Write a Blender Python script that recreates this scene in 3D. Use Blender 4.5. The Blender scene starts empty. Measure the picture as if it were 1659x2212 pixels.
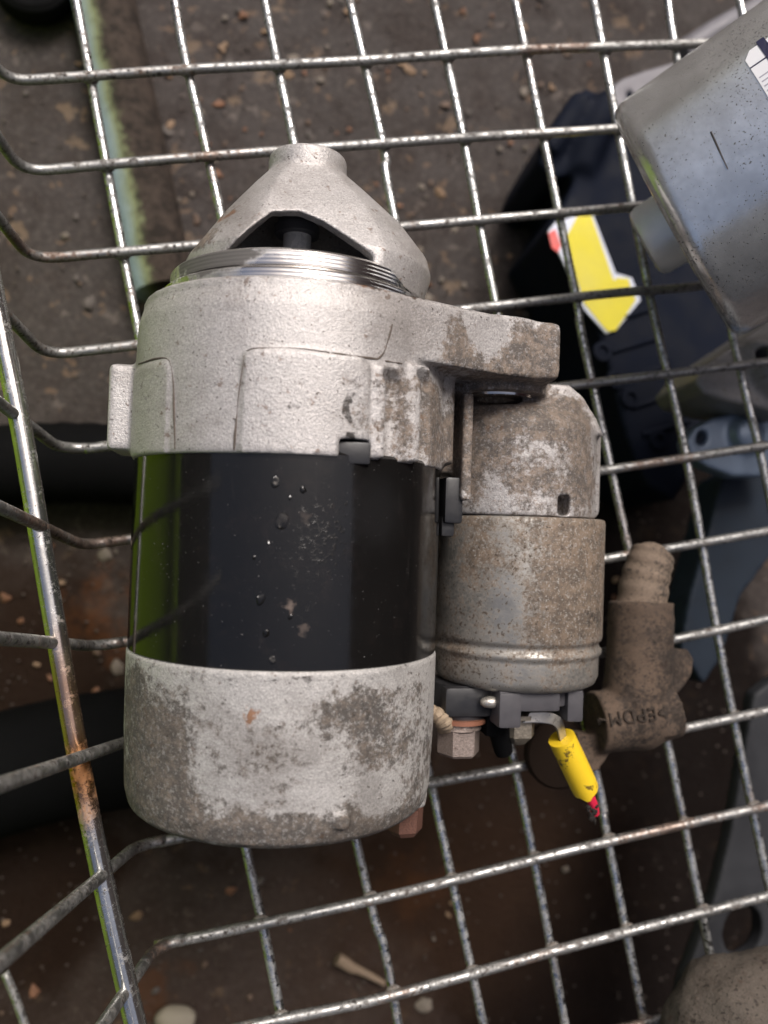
import bpy, bmesh, math, random
import numpy as np
from mathutils import Vector, Matrix, noise as mnoise
random.seed(7)
S = bpy.context.scene
COL = S.collection
mm = 0.001
# ------------------------------------------------------------------ camera
CAMP = np.array([-62.01, -13.274, 209.721])            # millimetres, floor of the basket is z = 0
CR = np.array([[0.96591, -0.18674, 0.1793], [-0.17362, -0.98101, -0.08643], [0.19203, 0.05236, -0.97999]])
FPX, CX, CY = 1720.0, 829.5, 1106.0
cam = bpy.data.cameras.new('camera')
camo = bpy.data.objects.new('camera', cam); COL.objects.link(camo)
camo.matrix_world = Matrix(((CR[0][0], -CR[1][0], -CR[2][0], CAMP[0]*mm), (CR[0][1], -CR[1][1], -CR[2][1], CAMP[1]*mm),
                            (CR[0][2], -CR[1][2], -CR[2][2], CAMP[2]*mm), (0, 0, 0, 1)))
cam.sensor_fit = 'VERTICAL'; cam.sensor_height = 36.0; cam.sensor_width = 27.0
cam.lens = 36.0*FPX/2212.0
cam.clip_start = 0.005; cam.clip_end = 200
cam.dof.use_dof = True; cam.dof.focus_distance = 0.163; cam.dof.aperture_fstop = 12.0
S.camera = camo
# ------------------------------------------------------------------ light
SUN_EL, SUN_AZ = math.radians(56), math.radians(62)    # azimuth measured from +X towards +Y
W = bpy.data.worlds.new('World'); S.world = W; W.use_nodes = True
wn = W.node_tree.nodes; wl = W.node_tree.links
sky = wn.new('ShaderNodeTexSky'); sky.sky_type = 'NISHITA'; sky.sun_disc = False
sky.sun_elevation = SUN_EL; sky.sun_rotation = math.radians(90)-SUN_AZ
sky.air_density = 0.8; sky.dust_density = 8.0; sky.ozone_density = 0.9
wl.new(sky.outputs[0], wn['Background'].inputs['Color']); wn['Background'].inputs['Strength'].default_value = 0.13
sl = bpy.data.lights.new('sun', 'SUN'); sl.energy = 2.3; sl.angle = math.radians(20); sl.color = (1.0, 0.975, 0.955)
so = bpy.data.objects.new('sun', sl); COL.objects.link(so)
sd = Vector((math.cos(SUN_EL)*math.cos(SUN_AZ), math.cos(SUN_EL)*math.sin(SUN_AZ), math.sin(SUN_EL)))
so.rotation_euler = sd.to_track_quat('Z', 'Y').to_euler(); so.location = (0.5, 0.4, 1.0)
S.view_settings.view_transform = 'Standard'; S.view_settings.look = 'None'
S.view_settings.exposure = 0.05; S.view_settings.gamma = 1.0

# ------------------------------------------------------------------ helpers
def pix(u, v, z):
    """the point at height z (mm) seen at u, v of a 1659 x 2212 view of the photograph"""
    d = CR.T @ np.array([(u-CX)/FPX, (v-CY)/FPX, 1.0])
    return CAMP + (z-CAMP[2])/d[2]*d
def ray(u, v):
    d = CR.T @ np.array([(u-CX)/FPX, (v-CY)/FPX, 1.0]); return d/np.linalg.norm(d)

class Frame:
    """position (mm) and rotation of a thing; builds its empty"""
    def __init__(s, o, rot):
        s.o = np.array(o, float); s.R = np.array(rot, float)
    def loc(s, p): return tuple(np.linalg.inv(s.R) @ (np.array(p)-s.o))
    def px(s, u, v, z): return s.loc(pix(u, v, z+s.o[2]))
    def mat(s):
        m = Matrix([list(r) for r in s.R]).to_4x4(); m.translation = Vector(s.o*mm); return m
def zrot(a): return [[math.cos(a), -math.sin(a), 0], [math.sin(a), math.cos(a), 0], [0, 0, 1]]
def props(o, label, cat, group=None, kind=None):
    if label: o['label'] = label
    if cat: o['category'] = cat
    if group: o['group'] = group
    if kind: o['kind'] = kind
    return o
def thing(name, fr, label, cat, group=None):
    o = bpy.data.objects.new(name, None); COL.objects.link(o); o.empty_display_size = 0.01
    o.matrix_world = fr.mat(); return props(o, label, cat, group)
def link(name, bm, mat, parent=None, fr=None, smooth=True, angle=35, label=None):
    me = bpy.data.meshes.new(name)
    bmesh.ops.recalc_face_normals(bm, faces=bm.faces[:])
    for v in bm.verts: v.co *= mm
    bm.to_mesh(me); bm.free()
    o = bpy.data.objects.new(name, me); COL.objects.link(o)
    if mat: me.materials.append(mat)
    if parent: o.parent = parent
    elif fr: o.matrix_world = fr.mat()
    if smooth:
        me.shade_smooth()
        if angle: me.set_sharp_from_angle(angle=math.radians(angle))
    if label: o['label'] = label
    return o
def bake(o):
    bpy.context.view_layer.update()
    dg = bpy.context.evaluated_depsgraph_get()
    me = bpy.data.meshes.new_from_object(o.evaluated_get(dg)); o.modifiers.clear(); o.data = me
def casting(name, bm, cuts, mat, parent=None, fr=None, voxel=0.5, smooth=4, again=True, label=None):
    """union of overlapping solids, cut and softened like a casting"""
    o = link(name, bm, mat, parent, fr, smooth=False)
    r = o.modifiers.new('r', 'REMESH'); r.mode = 'VOXEL'; r.voxel_size = voxel*mm
    bake(o)
    tmp = []
    for cb in cuts:
        c = link('cutter', cb, None, parent, fr, smooth=False); tmp.append(c)
        b = o.modifiers.new('b', 'BOOLEAN'); b.operation = 'DIFFERENCE'; b.object = c; b.solver = 'EXACT'
    if cuts: bake(o)
    for c in tmp:
        m = c.data; bpy.data.objects.remove(c); bpy.data.meshes.remove(m)
    if again and cuts:
        r = o.modifiers.new('r', 'REMESH'); r.mode = 'VOXEL'; r.voxel_size = voxel*mm
    if smooth:
        s = o.modifiers.new('s', 'SMOOTH'); s.iterations = smooth; s.factor = 0.5
    if o.modifiers: bake(o)
    o.data.shade_smooth()
    o.data.materials.clear(); o.data.materials.append(mat)
    o.name = name
    if label: o['label'] = label
    return o
def B(): return bmesh.new()
def basis(d):
    d = Vector(d).normalized()
    a = Vector((0, 0, 1)) if abs(d.z) < 0.9 else Vector((1, 0, 0))
    u = d.cross(a).normalized(); return d, u, u.cross(d).normalized()
def rings(bm, rs, closed=False, cap=True):
    vr = [[bm.verts.new(p) for p in r] for r in rs]
    n = len(vr[0]); m = len(vr)
    for i in range(m if closed else m-1):
        a, b = vr[i], vr[(i+1) % m]
        for j in range(n): bm.faces.new((a[j], a[(j+1) % n], b[(j+1) % n], b[j]))
    if cap and not closed:
        bm.faces.new(vr[0][::-1]); bm.faces.new(vr[-1])
def lathe(bm, o, d, prof, seg=64, sx=None, cap=True):
    d, u, w = basis(d); o = Vector(o); rs = []
    for t, r in prof:
        ring = []
        for k in range(seg):
            a = 2*math.pi*k/seg
            p = o + d*t + (u*math.cos(a)+w*math.sin(a))*max(r, 0.01)
            ring.append(sx(p) if sx else p)
        rs.append(ring)
    rings(bm, rs, cap=cap); return bm
def cyl(bm, p0, p1, r0, r1=None, seg=32):
    p0 = Vector(p0); p1 = Vector(p1); r1 = r0 if r1 is None else r1
    L = (p1-p0).length; return lathe(bm, p0, p1-p0, [(0, r0), (L, r1)], seg)
def box(bm, x0, x1, y0, y1, z0, z1, bev=0):
    g = bmesh.ops.create_cube(bm, size=1.0)
    for v in g['verts']:
        v.co = Vector((x0 if v.co.x < 0 else x1, y0 if v.co.y < 0 else y1, z0 if v.co.z < 0 else z1))
    if bev:
        es = list({e for v in g['verts'] for e in v.link_edges})
        bmesh.ops.bevel(bm, geom=es, offset=bev, segments=2, affect='EDGES', profile=0.6)
    return bm
def prism(bm, poly, z0, z1):
    rings(bm, [[(x, y, z0) for x, y in poly], [(x, y, z1) for x, y in poly]]); return bm
def curve(pts, n=8):
    P = [Vector(p) for p in pts]; out = []
    if len(P) < 3: 
        return [P[0].lerp(P[-1], i/n) for i in range(n+1)]
    for i in range(len(P)-1):
        a = P[i-1] if i else P[0]*2-P[1]; b, c = P[i], P[i+1]; e = P[i+2] if i+2 < len(P) else c*2-b
        for k in range(n):
            t = k/n
            out.append(0.5*((2*b)+(c-a)*t+(2*a-5*b+4*c-e)*t*t+(3*b-a-3*c+e)*t**3))
    out.append(P[-1]); return out
def tube(bm, pts, r, seg=12, cap=True, wob=0.0):
    P = [Vector(p) for p in pts]; n = len(P); u = None; rs = []
    for i in range(n):
        d = (P[min(i+1, n-1)]-P[max(i-1, 0)]).normalized()
        if u is None: _, u, _ = basis(d)
        u = (u-d*u.dot(d)).normalized(); w = d.cross(u)
        ri = r(i/(n-1)) if callable(r) else r
        ring = []
        for k in range(seg):
            a = 2*math.pi*k/seg; q = ri
            if wob: q *= 1+wob*mnoise.noise(P[i]*0.12+Vector((math.cos(a), math.sin(a), 0))*0.5)
            ring.append(P[i]+(u*math.cos(a)+w*math.sin(a))*q)
        rs.append(ring)
    rings(bm, rs, cap=cap); return bm
def ball(bm, c, r, sub=2, sc=(1, 1, 1)):
    g = bmesh.ops.create_icosphere(bm, subdivisions=sub, radius=1)
    for v in g['verts']: v.co = Vector(c)+Vector((v.co.x*r*sc[0], v.co.y*r*sc[1], v.co.z*r*sc[2]))
    return bm
def jitter(bm, amp, sc, seed=0):
    for v in bm.verts:
        v.co += mnoise.noise_vector(v.co*sc+Vector((seed, 3*seed, 7)))*amp

# ------------------------------------------------------------------ materials
class Mat:
    def __init__(s, name):
        s.m = bpy.data.materials.new(name); s.m.use_nodes = True
        s.t = s.m.node_tree; s.b = s.t.nodes['Principled BSDF']
        s.co = s.n('ShaderNodeTexCoord').outputs['Object']
    def n(s, ty, **k):
        x = s.t.nodes.new(ty)
        for a, b in k.items(): setattr(x, a, b)
        return x
    def put(s, sock, v):
        if isinstance(v, bpy.types.NodeSocket): s.t.links.new(v, sock)
        elif isinstance(v, (tuple, list)) and len(v) == 3 and sock.type == 'RGBA': sock.default_value = (*v, 1)
        else: sock.default_value = v
    def noise(s, scale, detail=4, rough=0.6, dist=0.0, vec=None, out='Fac'):
        x = s.n('ShaderNodeTexNoise'); s.put(x.inputs['Vector'], vec or s.co)
        x.inputs['Scale'].default_value = scale; x.inputs['Detail'].default_value = detail
        x.inputs['Roughness'].default_value = rough; x.inputs['Distortion'].default_value = dist
        return x.outputs[out]
    def voro(s, scale, vec=None, out='Distance', rnd=1.0):
        x = s.n('ShaderNodeTexVoronoi'); s.put(x.inputs['Vector'], vec or s.co)
        x.inputs['Scale'].default_value = scale; x.inputs['Randomness'].default_value = rnd; return x.outputs[out]
    def math(s, op, a, b=0.0, clamp=False):
        x = s.n('ShaderNodeMath', operation=op, use_clamp=clamp); s.put(x.inputs[0], a); s.put(x.inputs[1], b); return x.outputs[0]
    def step(s, f, a, b, lo=0.0, hi=1.0):
        x = s.n('ShaderNodeMapRange', interpolation_type='SMOOTHSTEP')
        s.put(x.inputs[0], f)
        for i, v in zip((1, 2, 3, 4), (a, b, lo, hi)): x.inputs[i].default_value = v
        return x.outputs[0]
    def mix(s, f, a, b):
        x = s.n('ShaderNodeMix', data_type='RGBA'); s.put(x.inputs[0], f); s.put(x.inputs[6], a); s.put(x.inputs[7], b); return x.outputs[2]
    def ell(s, cx, cy, rx, ry, soft=0.7, warp=None):
        """1 inside an ellipse of the thing's own x, y (mm), 0 outside"""
        x = s.n('ShaderNodeVectorMath', operation='MULTIPLY_ADD'); s.put(x.inputs[0], warp or s.co)
        x.inputs[1].default_value = (1000/rx, 1000/ry, 0); x.inputs[2].default_value = (-cx/rx, -cy/ry, 0)
        y = s.n('ShaderNodeVectorMath', operation='LENGTH'); s.put(y.inputs[0], x.outputs[0])
        return s.step(y.outputs['Value'], 1+soft, 1-soft, 0, 1)
    def warp(s, scale, amp):
        x = s.n('ShaderNodeVectorMath', operation='MULTIPLY_ADD'); s.put(x.inputs[0], s.noise(scale, 3, out='Color'))
        x.inputs[1].default_value = (amp,)*3; y = s.n('ShaderNodeVectorMath', operation='SUBTRACT'); s.put(y.inputs[0], s.co); y.inputs[1].default_value = (amp/2,)*3
        s.put(x.inputs[2], y.outputs[0]); return x.outputs[0]
    def spots(s, f, L, warp):
        for cx, cy, rx, ry, k in L:
            f = s.math('ADD', f, s.math('MULTIPLY', s.ell(cx, cy, rx, ry, warp=warp), k))
        return f
    def bump(s, h, strength, dist, prev=None):
        x = s.n('ShaderNodeBump'); x.inputs['Strength'].default_value = strength; x.inputs['Distance'].default_value = dist*mm
        s.put(x.inputs['Height'], h)
        if prev: s.put(x.inputs['Normal'], prev)
        return x.outputs[0]
    def done(s, col, rough=0.5, metal=0.0, normal=None, **k):
        s.put(s.b.inputs['Base Color'], col); s.put(s.b.inputs['Roughness'], rough); s.put(s.b.inputs['Metallic'], metal)
        if normal: s.put(s.b.inputs['Normal'], normal)
        for a, v in k.items(): s.put(s.b.inputs[a.replace('_', ' ')], v)
        return s.m
def flat(name, col, rough=0.5, metal=0.0, var=0.25, scale=400, bump=0.15, bd=0.2, spec=.5):
    m = Mat(name); f = m.noise(scale, 5)
    c = m.mix(f, tuple(x*(1-var) for x in col), tuple(min(1, x*(1+var)) for x in col))
    return m.done(c, m.step(f, 0.3, 0.7, max(0.05, rough-0.1), rough+0.1), metal, m.bump(f, bump, bd), Specular_IOR_Level=spec)
def castmat(name, base, base2, grime, metal=0.35, rough=0.5, thr=0.62, gs=70, grain=1.0, speck=0.66, spots=(), rust=(), dark=(), grime2=None):
    m = Mat(name); wp = m.warp(180, 0.006)
    c = m.mix(m.noise(45, 5, 0.65), base2, base)
    g = m.noise(2300, 3, 0.75)
    c = m.mix(m.step(g, 0.42, 0.68, 0, 0.7), c, tuple(min(.85, x*1.35) for x in base)); c = m.mix(m.step(g, 0.44, 0.3, 0, .45), c, tuple(x*.45 for x in base))
    f = m.math('ADD', m.math('MULTIPLY', m.noise(gs, 9, 0.74, 0.3), 0.55), m.math('MULTIPLY', m.noise(gs*10, 5, 0.8), 0.45))
    f = m.spots(f, spots, wp)
    gf = m.step(f, thr-0.04, thr+0.06, 0, 0.88)
    gc = m.mix(m.step(m.noise(340, 8, .8), .42, .62), tuple(x*0.30 for x in grime), tuple(x*1.3 for x in grime))
    gc = m.mix(m.step(m.noise(1250, 4, .8), .53, .62, 0, .6), gc, base2); gc = m.mix(m.step(m.noise(900, 4, .8), .44, .36, 0, .8), gc, tuple(x*0.22 for x in grime))
    c = m.mix(gf, c, gc)
    if dark:
        d = m.spots(m.math('MULTIPLY', m.noise(420, 6, 0.75), 0.9), dark, wp)
        df = m.step(d, 0.72, 0.9, 0, 0.92); c = m.mix(df, c, (0.022, 0.018, 0.015))
    sp = m.step(m.noise(1050, 3, 0.6), speck, speck+0.05, 0, 0.8)
    c = m.mix(sp, c, tuple(x*0.25 for x in grime))
    if rust:
        r = m.spots(m.math('MULTIPLY', m.noise(500, 5, 0.7), 0.8), rust, wp)
        c = m.mix(m.step(r, 0.75, 0.95, 0, 0.85), c, (0.28, 0.12, 0.045))
    fr_ = m.math('ADD', m.noise(430, 4, .65), m.math('MULTIPLY', m.noise(40, 3), .16)); c = m.mix(m.step(fr_, .70, .77, 0, .6), c, tuple(x*y for x, y in zip(grime, (.8, .6, .45))))
    n = m.bump(m.noise(2100, 3, 0.7), 0.7*grain, 0.22)
    n = m.bump(m.noise(160, 4, 0.6), 0.25, 0.8, n)
    oil = m.step(m.noise(28, 6, .7, .5), .46, .66, 0, .38); c = m.mix(oil, c, tuple(x*.6 for x in grime))
    mt = m.step(f, thr-0.05, thr+0.1, metal, 0.05)
    return m.done(c, m.math('ADD', m.step(f, thr-0.1, thr+0.1, rough, min(0.9, rough+0.3)), m.step(g, 0.3, 0.7, -0.08, 0.1)), mt, n)
ALU = castmat('cast_aluminium', (.465, .445, .435), (.355, .338, .328), (.17, .125, .09), thr=.63, rough=.44, speck=.65,
    spots=[(48, 38, 5, 6, .22), (56, 38, 4, 9, .2), (31, 36, 3, 5, .16), (17, 17, 3, 9, .12), (22, 15, 4, 9, .14), (31, 15, 6, 8, .14), (24, 26, 9, 3, .08), (12, 24, 14, 2, .06), (-8, 36, 14, 6, .03), (-26, 20, 5, 12, .02), (38, 15, 5, 14, .14), (55, 14, 20, 15, .15),
           (58, 24, 9, 5, .15), (60, 22, 7, 3, .12), (40, 20, 6, 8, .1), (66, 14, 4, 14, .12), (27, 24, 3, 6, .12), (10, 17, 3.5, 7, .1), (-30, 40, 5, 3, .08), (-22, 55, 6, 4, .24), (-17, 62, 4, 3, .12), (40, 32, 16, 2.5, .14), (46, 24, 8, 6, .13)],
    rust=[(-16, 59, 3, 1.6, .5), (13, 42.5, 12, 1.6, .45), (56, 26, 3, 5, .25), (2, 64, 6, 1.5, .2), (29, 30, 4, 1.3, .35)],
    dark=[(8.5, 18, 1.0, 4.5, .42), (8, 13, 1.6, 1, .3), (31, 42.5, 22, .9, .35), (16, 42.2, 8, .8, .4), (-2.4, 18.5, 1.8, .8, .35), (48, 30.5, 14, 1.0, .3), (-20, 53, 7, 2, .25)])
CAPM = castmat('weathered_cast_aluminium', (.47, .455, .44), (.34, .33, .315), (.105, .08, .06), thr=.57, rough=.55, metal=.3, gs=60, speck=.66,
    spots=[(-23, -45, 5, 9, .2), (-25, -53, 8, 5, .2), (-18, -58, 18, 4, .18), (11, -37, 8, 4, .14), (17, -44, 6, 5, .1), (20, -35, 8, 3, .1), (8, -58, 8, 4, .15), (26, -52, 5, 12, .1), (-30, -40, 3, 9, .2), (15, -60, 20, 3, .12)],
    rust=[(-7.2, -38, .7, 3.4, .55), (-6.2, -36.5, .9, 1.8, .4), (-8.3, -36, .4, 2.2, .4), (12, -42, 2, 3, .2)], dark=[(13, -37, 4, 2.5, .3), (-16, -57, 5, 1.2, .25), (-2, -61.5, 30, 1.2, .28), (0, -30.6, 33, .7, .3), (16, -41, 3, 3, .2), (-25, -48, 3, 6, .15)])
def yoke_mat():
    m = Mat('black_paint'); wp = m.warp(300, 0.006)
    c = m.mix(m.noise(50, 4), (.005, .005, .005), (.009, .0085, .008))
    band = m.spots(0.0, [(1, -3, 7, 12, .5), (2, -14, 5, 12, .4), (8, -4, 6, 7, .5), (3, -24, 6, 6, .3)], wp)
    b = m.math('ADD', m.noise(900, 4, 0.7), m.math('MULTIPLY', band, .22))
    blob = m.step(b, .72, .98)
    sp = m.step(m.math('ADD', m.noise(2400, 2, .5), m.math('MULTIPLY', m.noise(60, 3), .12)), .79, .815)
    c = m.mix(m.math('MULTIPLY', sp, .55), c, (.25, .24, .23))
    spot = m.spots(0.0, [(-1.5, -17.5, .7, .9, 1.0), (1.4, -21.5, .8, .8, .5), (1.2, -1.5, .9, .9, .25)], wp)
    c = m.mix(m.math('MULTIPLY', spot, .6), c, (.22, .17, .14))
    sv = m.n('ShaderNodeMapping'); sv.inputs['Scale'].default_value = (1, .08, 1); m.put(sv.inputs['Vector'], m.co)
    c = m.mix(m.step(m.noise(900, 5, .7, vec=sv.outputs[0]), .58, .75, 0, .35), c, (.03, .027, .026)); c = m.mix(m.step(m.noise(120, 7, .75), .52, .72, 0, .5), c, (.022, .017, .015))
    hz = m.spots(0.0, [(14, 0, 5, 6, .4)], wp); c = m.mix(hz, c, (.02, .02, .021))
    wv = m.n('ShaderNodeTexWave', wave_type='BANDS', bands_direction='Y'); m.put(wv.inputs['Vector'], m.co)
    wv.inputs['Scale'].default_value = 320; wv.inputs['Distortion'].default_value = .6
    n = m.bump(wv.outputs['Fac'], .012, .1)
    n = m.bump(blob, .25, .3, n); n = m.bump(m.noise(2600, 2), .05, .1, n)
    return m.done(c, m.math('ADD', m.step(m.noise(300, 5), .3, .7, .085, .17), m.math('MULTIPLY', blob, .15)), 0.0, n, IOR=1.5)
YOKE = yoke_mat()
def turned():
    m = Mat('machined_steel')
    wv = m.n('ShaderNodeTexWave', wave_type='BANDS', bands_direction='Y'); m.put(wv.inputs['Vector'], m.co)
    wv.inputs['Scale'].default_value = 420; wv.inputs['Distortion'].default_value = .25; wv.inputs['Detail'].default_value = 2
    wp = m.warp(300, .005)
    f = m.spots(m.math('MULTIPLY', m.noise(300, 6, .7), .7), [(-18, 47.5, 8, 3, .5), (-9, 48, 8, 1.4, .25), (-20, 43, 9, 3, .22), (10, 42, 12, 1.0, .2), (24, 43, 6, 4, .2)], wp)
    df = m.step(f, .55, .8)
    c = m.mix(m.math('MULTIPLY', df, .85), m.mix(m.noise(200, 4), (.56, .54, .52), (.70, .68, .66)), (.035, .03, .025))
    r = m.spots(m.math('MULTIPLY', m.noise(600, 5, .7), .7), [(14, 42.6, 9, 1.4, .35)], wp)
    c = m.mix(m.step(r, .72, .9, 0, .7), c, (.3, .13, .04))
    n = m.bump(wv.outputs['Fac'], .22, .12)
    return m.done(c, m.step(f, .4, .8, .2, .6), m.step(f, .5, .85, 1, .2), n)
TURN = turned()
def zinc(name, base, dirt, thr, metal=.85, rough=.32, gs=220, fine=1400, ft=.62, spots=(), patch=None, dark=(), rusty=0):
    m = Mat(name); wp = m.warp(200, .006)
    c = m.mix(m.step(m.noise(75, 6, .7), .35, .65), tuple(x*.76 for x in base), base)
    f = m.math('ADD', m.math('MULTIPLY', m.noise(gs, 7, .72), .6), m.math('MULTIPLY', m.noise(fine, 4, .75), .4))
    f = m.spots(f, spots, wp); df = m.step(f, thr-.04, thr+.1, 0, .9)
    dc = m.mix(m.step(m.noise(300, 7, .78), .36, .64), tuple(x*.45 for x in dirt), tuple(x*1.3 for x in dirt)); dc = m.mix(m.step(m.noise(fine*1.1, 4, .8), .54, .62, 0, .7), dc, base)
    c = m.mix(df, c, dc)
    if rusty: c = m.mix(m.step(m.math('ADD', m.math('MULTIPLY', m.noise(26, 3, .6), .7), m.math('MULTIPLY', m.noise(600, 5, .75), .3)), .53, .62, 0, rusty), c, (.17, .085, .045))
    if patch: c = m.mix(m.math('MULTIPLY', m.spots(0.0, patch[1], wp), patch[2]), c, patch[0])
    if dark:
        d = m.spots(m.math('MULTIPLY', m.noise(700, 6, .75), .9), dark, wp); c = m.mix(m.step(d, .75, .92, 0, .9), c, (.02, .017, .015))
    sp = m.step(m.math('ADD', m.noise(fine, 2, .55), m.math('MULTIPLY', m.math('SUBTRACT', m.noise(42, 3, .6), .5), .3)), ft, ft+.04, 0, .85); c = m.mix(sp, c, tuple(x*.35 for x in dirt))
    mt = m.math('MULTIPLY', m.step(f, thr-.04, thr+.1, metal, .05), m.step(sp, 0, 1, 1, .3))
    n = m.bump(m.noise(900, 4, .7), .15, .2)
    return m.done(c, m.step(f, thr-.1, thr+.1, rough, .75), mt, n)
CAN = zinc('dirty_zinc', (.39, .375, .345), (.15, .105, .07), .512, metal=.7, rough=.36, gs=90, fine=1300, ft=.64,
           spots=[(66, -10, 9, 14, .13), (58, -12, 8, 14, .05), (42, -6, 4, 10, .06), (60, -24, 10, 7, .08), (56, -35, 20, 4, .03), (72, -15, 4, 20, .1)],
           dark=[(69, -22, 3, 2.6, .4), (39, -6, 4, 8, .2), (55, -29, 22, .7, .2)])
WIREM = zinc('galvanised_wire', (.42, .42, .41), (.05, .038, .03), .505, rusty=.6, metal=.9, rough=.33, gs=300, fine=900, ft=.62)
CROSSM = zinc('bright_wire', (.62, .63, .63), (.045, .038, .034), .515, rusty=.35, metal=1.0, rough=.2, gs=480, fine=1100, ft=.61)
RP = [pix(u, v, 27) for u, v in ((150, 1530), (178, 1700), (120, 1390), (205, 1830))]
RAILM = zinc('plated_rail', (.66, .66, .64), (.08, .05, .03), .60, metal=.95, rough=.16, gs=300, fine=1300, ft=.64, spots=[(RP[1][0], RP[1][1], 5, 8, .1)], patch=((.42, .19, .07), [(RP[0][0], RP[0][1], 6, 15, .8), (RP[1][0], RP[1][1], 6, 8, .8)], .85))
BLACKP = flat('black_plastic', (.020, .020, .022), .42, bump=.2)
GREYP = flat('dusty_grey_plastic', (.065, .062, .068), .55, scale=500)
RUBBER = flat('black_rubber', (.0045, .0045, .005), .8, scale=120)
RUBBER.node_tree.nodes['Principled BSDF'].inputs['Specular IOR Level'].default_value = .05
NUTM = castmat('dull_zinc_nut', (.33, .27, .24), (.25, .2, .17), (.12, .08, .06), metal=.5, rough=.42, gs=250)
BRASS = castmat('tarnished_nut', (.36, .32, .26), (.26, .22, .17), (.1, .08, .06), metal=.6, rough=.38, gs=250)
RUSTB = castmat('rusty_bolt', (.16, .072, .05), (.11, .05, .035), (.09, .05, .035), metal=.15, rough=.7, gs=300)
TINM = flat('tinned_metal', (.5, .47, .42), .35, .7, scale=700)
CORD = flat('tan_braid', (.30, .23, .16), .8, scale=1500)
STEEL = flat('bright_steel', (.62, .60, .58), .18, 1.0, .1)
COPPER = flat('copper_washer', (.30, .13, .08), .5, .4)
REDW = flat('red_insulation', (.62, .02, .06), .4, scale=900)
CHAR = flat('charred_tip', (.018, .014, .012), .9, scale=1500, bump=.8, bd=.5)
def yellow():
    m = Mat('yellow_sleeve'); wp = m.warp(500, .004)
    c = m.mix(m.noise(300, 4), (.80, .53, .02), (.86, .60, .03))
    d = m.spots(m.math('MULTIPLY', m.noise(900, 5, .7), .9), [(67, -53, 1.6, 2, .22), (66, -57, 1.3, 2.5, .25), (73, -63, 2.5, 1, .3), (64, -54, .6, 4, .15)], wp)
    return m.done(m.mix(m.step(d, .66, .76, 0, .9), c, (.10, .06, .02)), .42, 0.0, m.bump(m.noise(600, 4), .15, .2))
YEL = yellow()

# ------------------------------------------------------------------ starter motor
A0 = -0.2103
PITCH, MS = math.radians(4.3), 0.9855                 # nose end slightly raised
RX = np.array([[1, 0, 0], [0, math.cos(PITCH), -math.sin(PITCH)], [0, math.sin(PITCH), math.cos(PITCH)]])
FM = Frame((-48.216, 2.165, 5.147), np.array(zrot(A0)) @ RX * MS)
sm = thing('starter_motor', FM, 'dirty starter motor with black painted body and side solenoid lying on the wire basket floor', 'starter motor')
R = 33.0; AX = (0, 0, R)
Y = (0, 1, 0)
# yoke
bm = B(); lathe(bm, AX, Y, [(-29.6, 30), (-29.4, 32.3), (-28.9, 32.8), (-15, 32.85), (0, 32.85), (10.0, 32.75), (10.6, 32.3), (10.8, 29)], 128)
link('yoke', bm, YOKE, sm, angle=30)
random.seed(21)
for u_, v_, r_ in ((620, 1120, .95), (606, 1048, .6), (655, 1060, .45), (634, 1075, .35), (588, 1268, .7), (600, 1330, .5), (612, 1380, .45), (575, 1190, .4), (650, 1130, .35), (598, 1160, .3), (640, 1300, .35)):
    a_ = math.asin(((u_-640)*.1-1.2)/33); c_ = ((33.0-.15)*math.sin(a_), (1085-v_)*.095+1.0, R+(33.0-.15)*math.cos(a_)); bm = B(); ball(bm, c_, r_*1.25, 2, (1.1, 1.3, .28)); jitter(bm, .3, 1.2); link('paint_blister', bm, YOKE, sm)
bm = B(); box(bm, 6.4, 12.6, 8.5, 12.6, 60.5, 64.6, .5); link('locating_tab', bm, BLACKP, sm)
# front housing
b = B()
lathe(b, AX, Y, [(9.5, 33.2), (11, 33.45), (25, 33.3), (37, 32.9), (39.6, 32.2), (40.9, 30.6), (41.4, 28.5)], 96)
hp = []
for cx_, cz_, r_, t0, t1 in ((0, R, 32.0, 72, 288), (42.3, 33.5, 14.6, -72, 72)):
    for k in range(25):
        t = math.radians(t0+(t1-t0)*k/24); hp.append((cx_+r_*math.cos(t), cz_+r_*math.sin(t)))
rings(b, [[(x, y, z) for x, z in hp] for y in (29.8, 41.7)]); rings(b, [[(x*.985, y, R+(z-R)*.97) for x, z in hp] for y in (31.0, 42.3)])
box(b, -8, 8, 31, 42, -7.6, 6)
cyl(b, (42.5, 29.9, 34), (42.5, 42.6, 34), 14.8, seg=64)
box(b, 40, 56.6, 29.9, 42.7, 17, 46.8, 2.0)
cyl(b, (47, 28.0, 31), (47, 32, 31), 11.5, seg=48)
lathe(b, (55.5, 0, 21.5), Y, [(0.7, 19.3), (14, 19.4), (20, 19.4), (22, 19.2), (25.5, 16.5), (27, 14)], 72)
box(b, 20, 40, 9.7, 30.5, 10, 33)
box(b, 36.6, 38.9, 3.5, 27, 20, 41.0)
box(b, 33.5, 50, 5, 27, 10, 31)
cyl(b, (28.9, 11.0, 40.8), (28.9, 30.6, 40.8), 5.4)
box(b, 25, 34.3, 11.0, 30.6, 24, 40.8)
cyl(b, (20.6, 9.9, 54.9), (20.6, 28.6, 54.9), 4.9)
cyl(b, (13.8, 9.9, 59.4), (13.8, 27.0, 59.4), 4.8)
prism(b, [(51.5, 24), (51.5, 30.2), (54, 31.6), (64, 31.6), (67.5, 29), (71, 24), (73, 20)], 20, 34)
lathe(b, (60.8, 25.0, 28), (0, 0, 1), [(0, 4.2), (8.2, 4.0), (8.8, 3.2)], 40)
box(b, 64.5, 74.2, 0.9, 23, 14, 31, 2)
box(b, -38.4, -28, 11.3, 29.4, 19, 36.5, 1.2)
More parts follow.
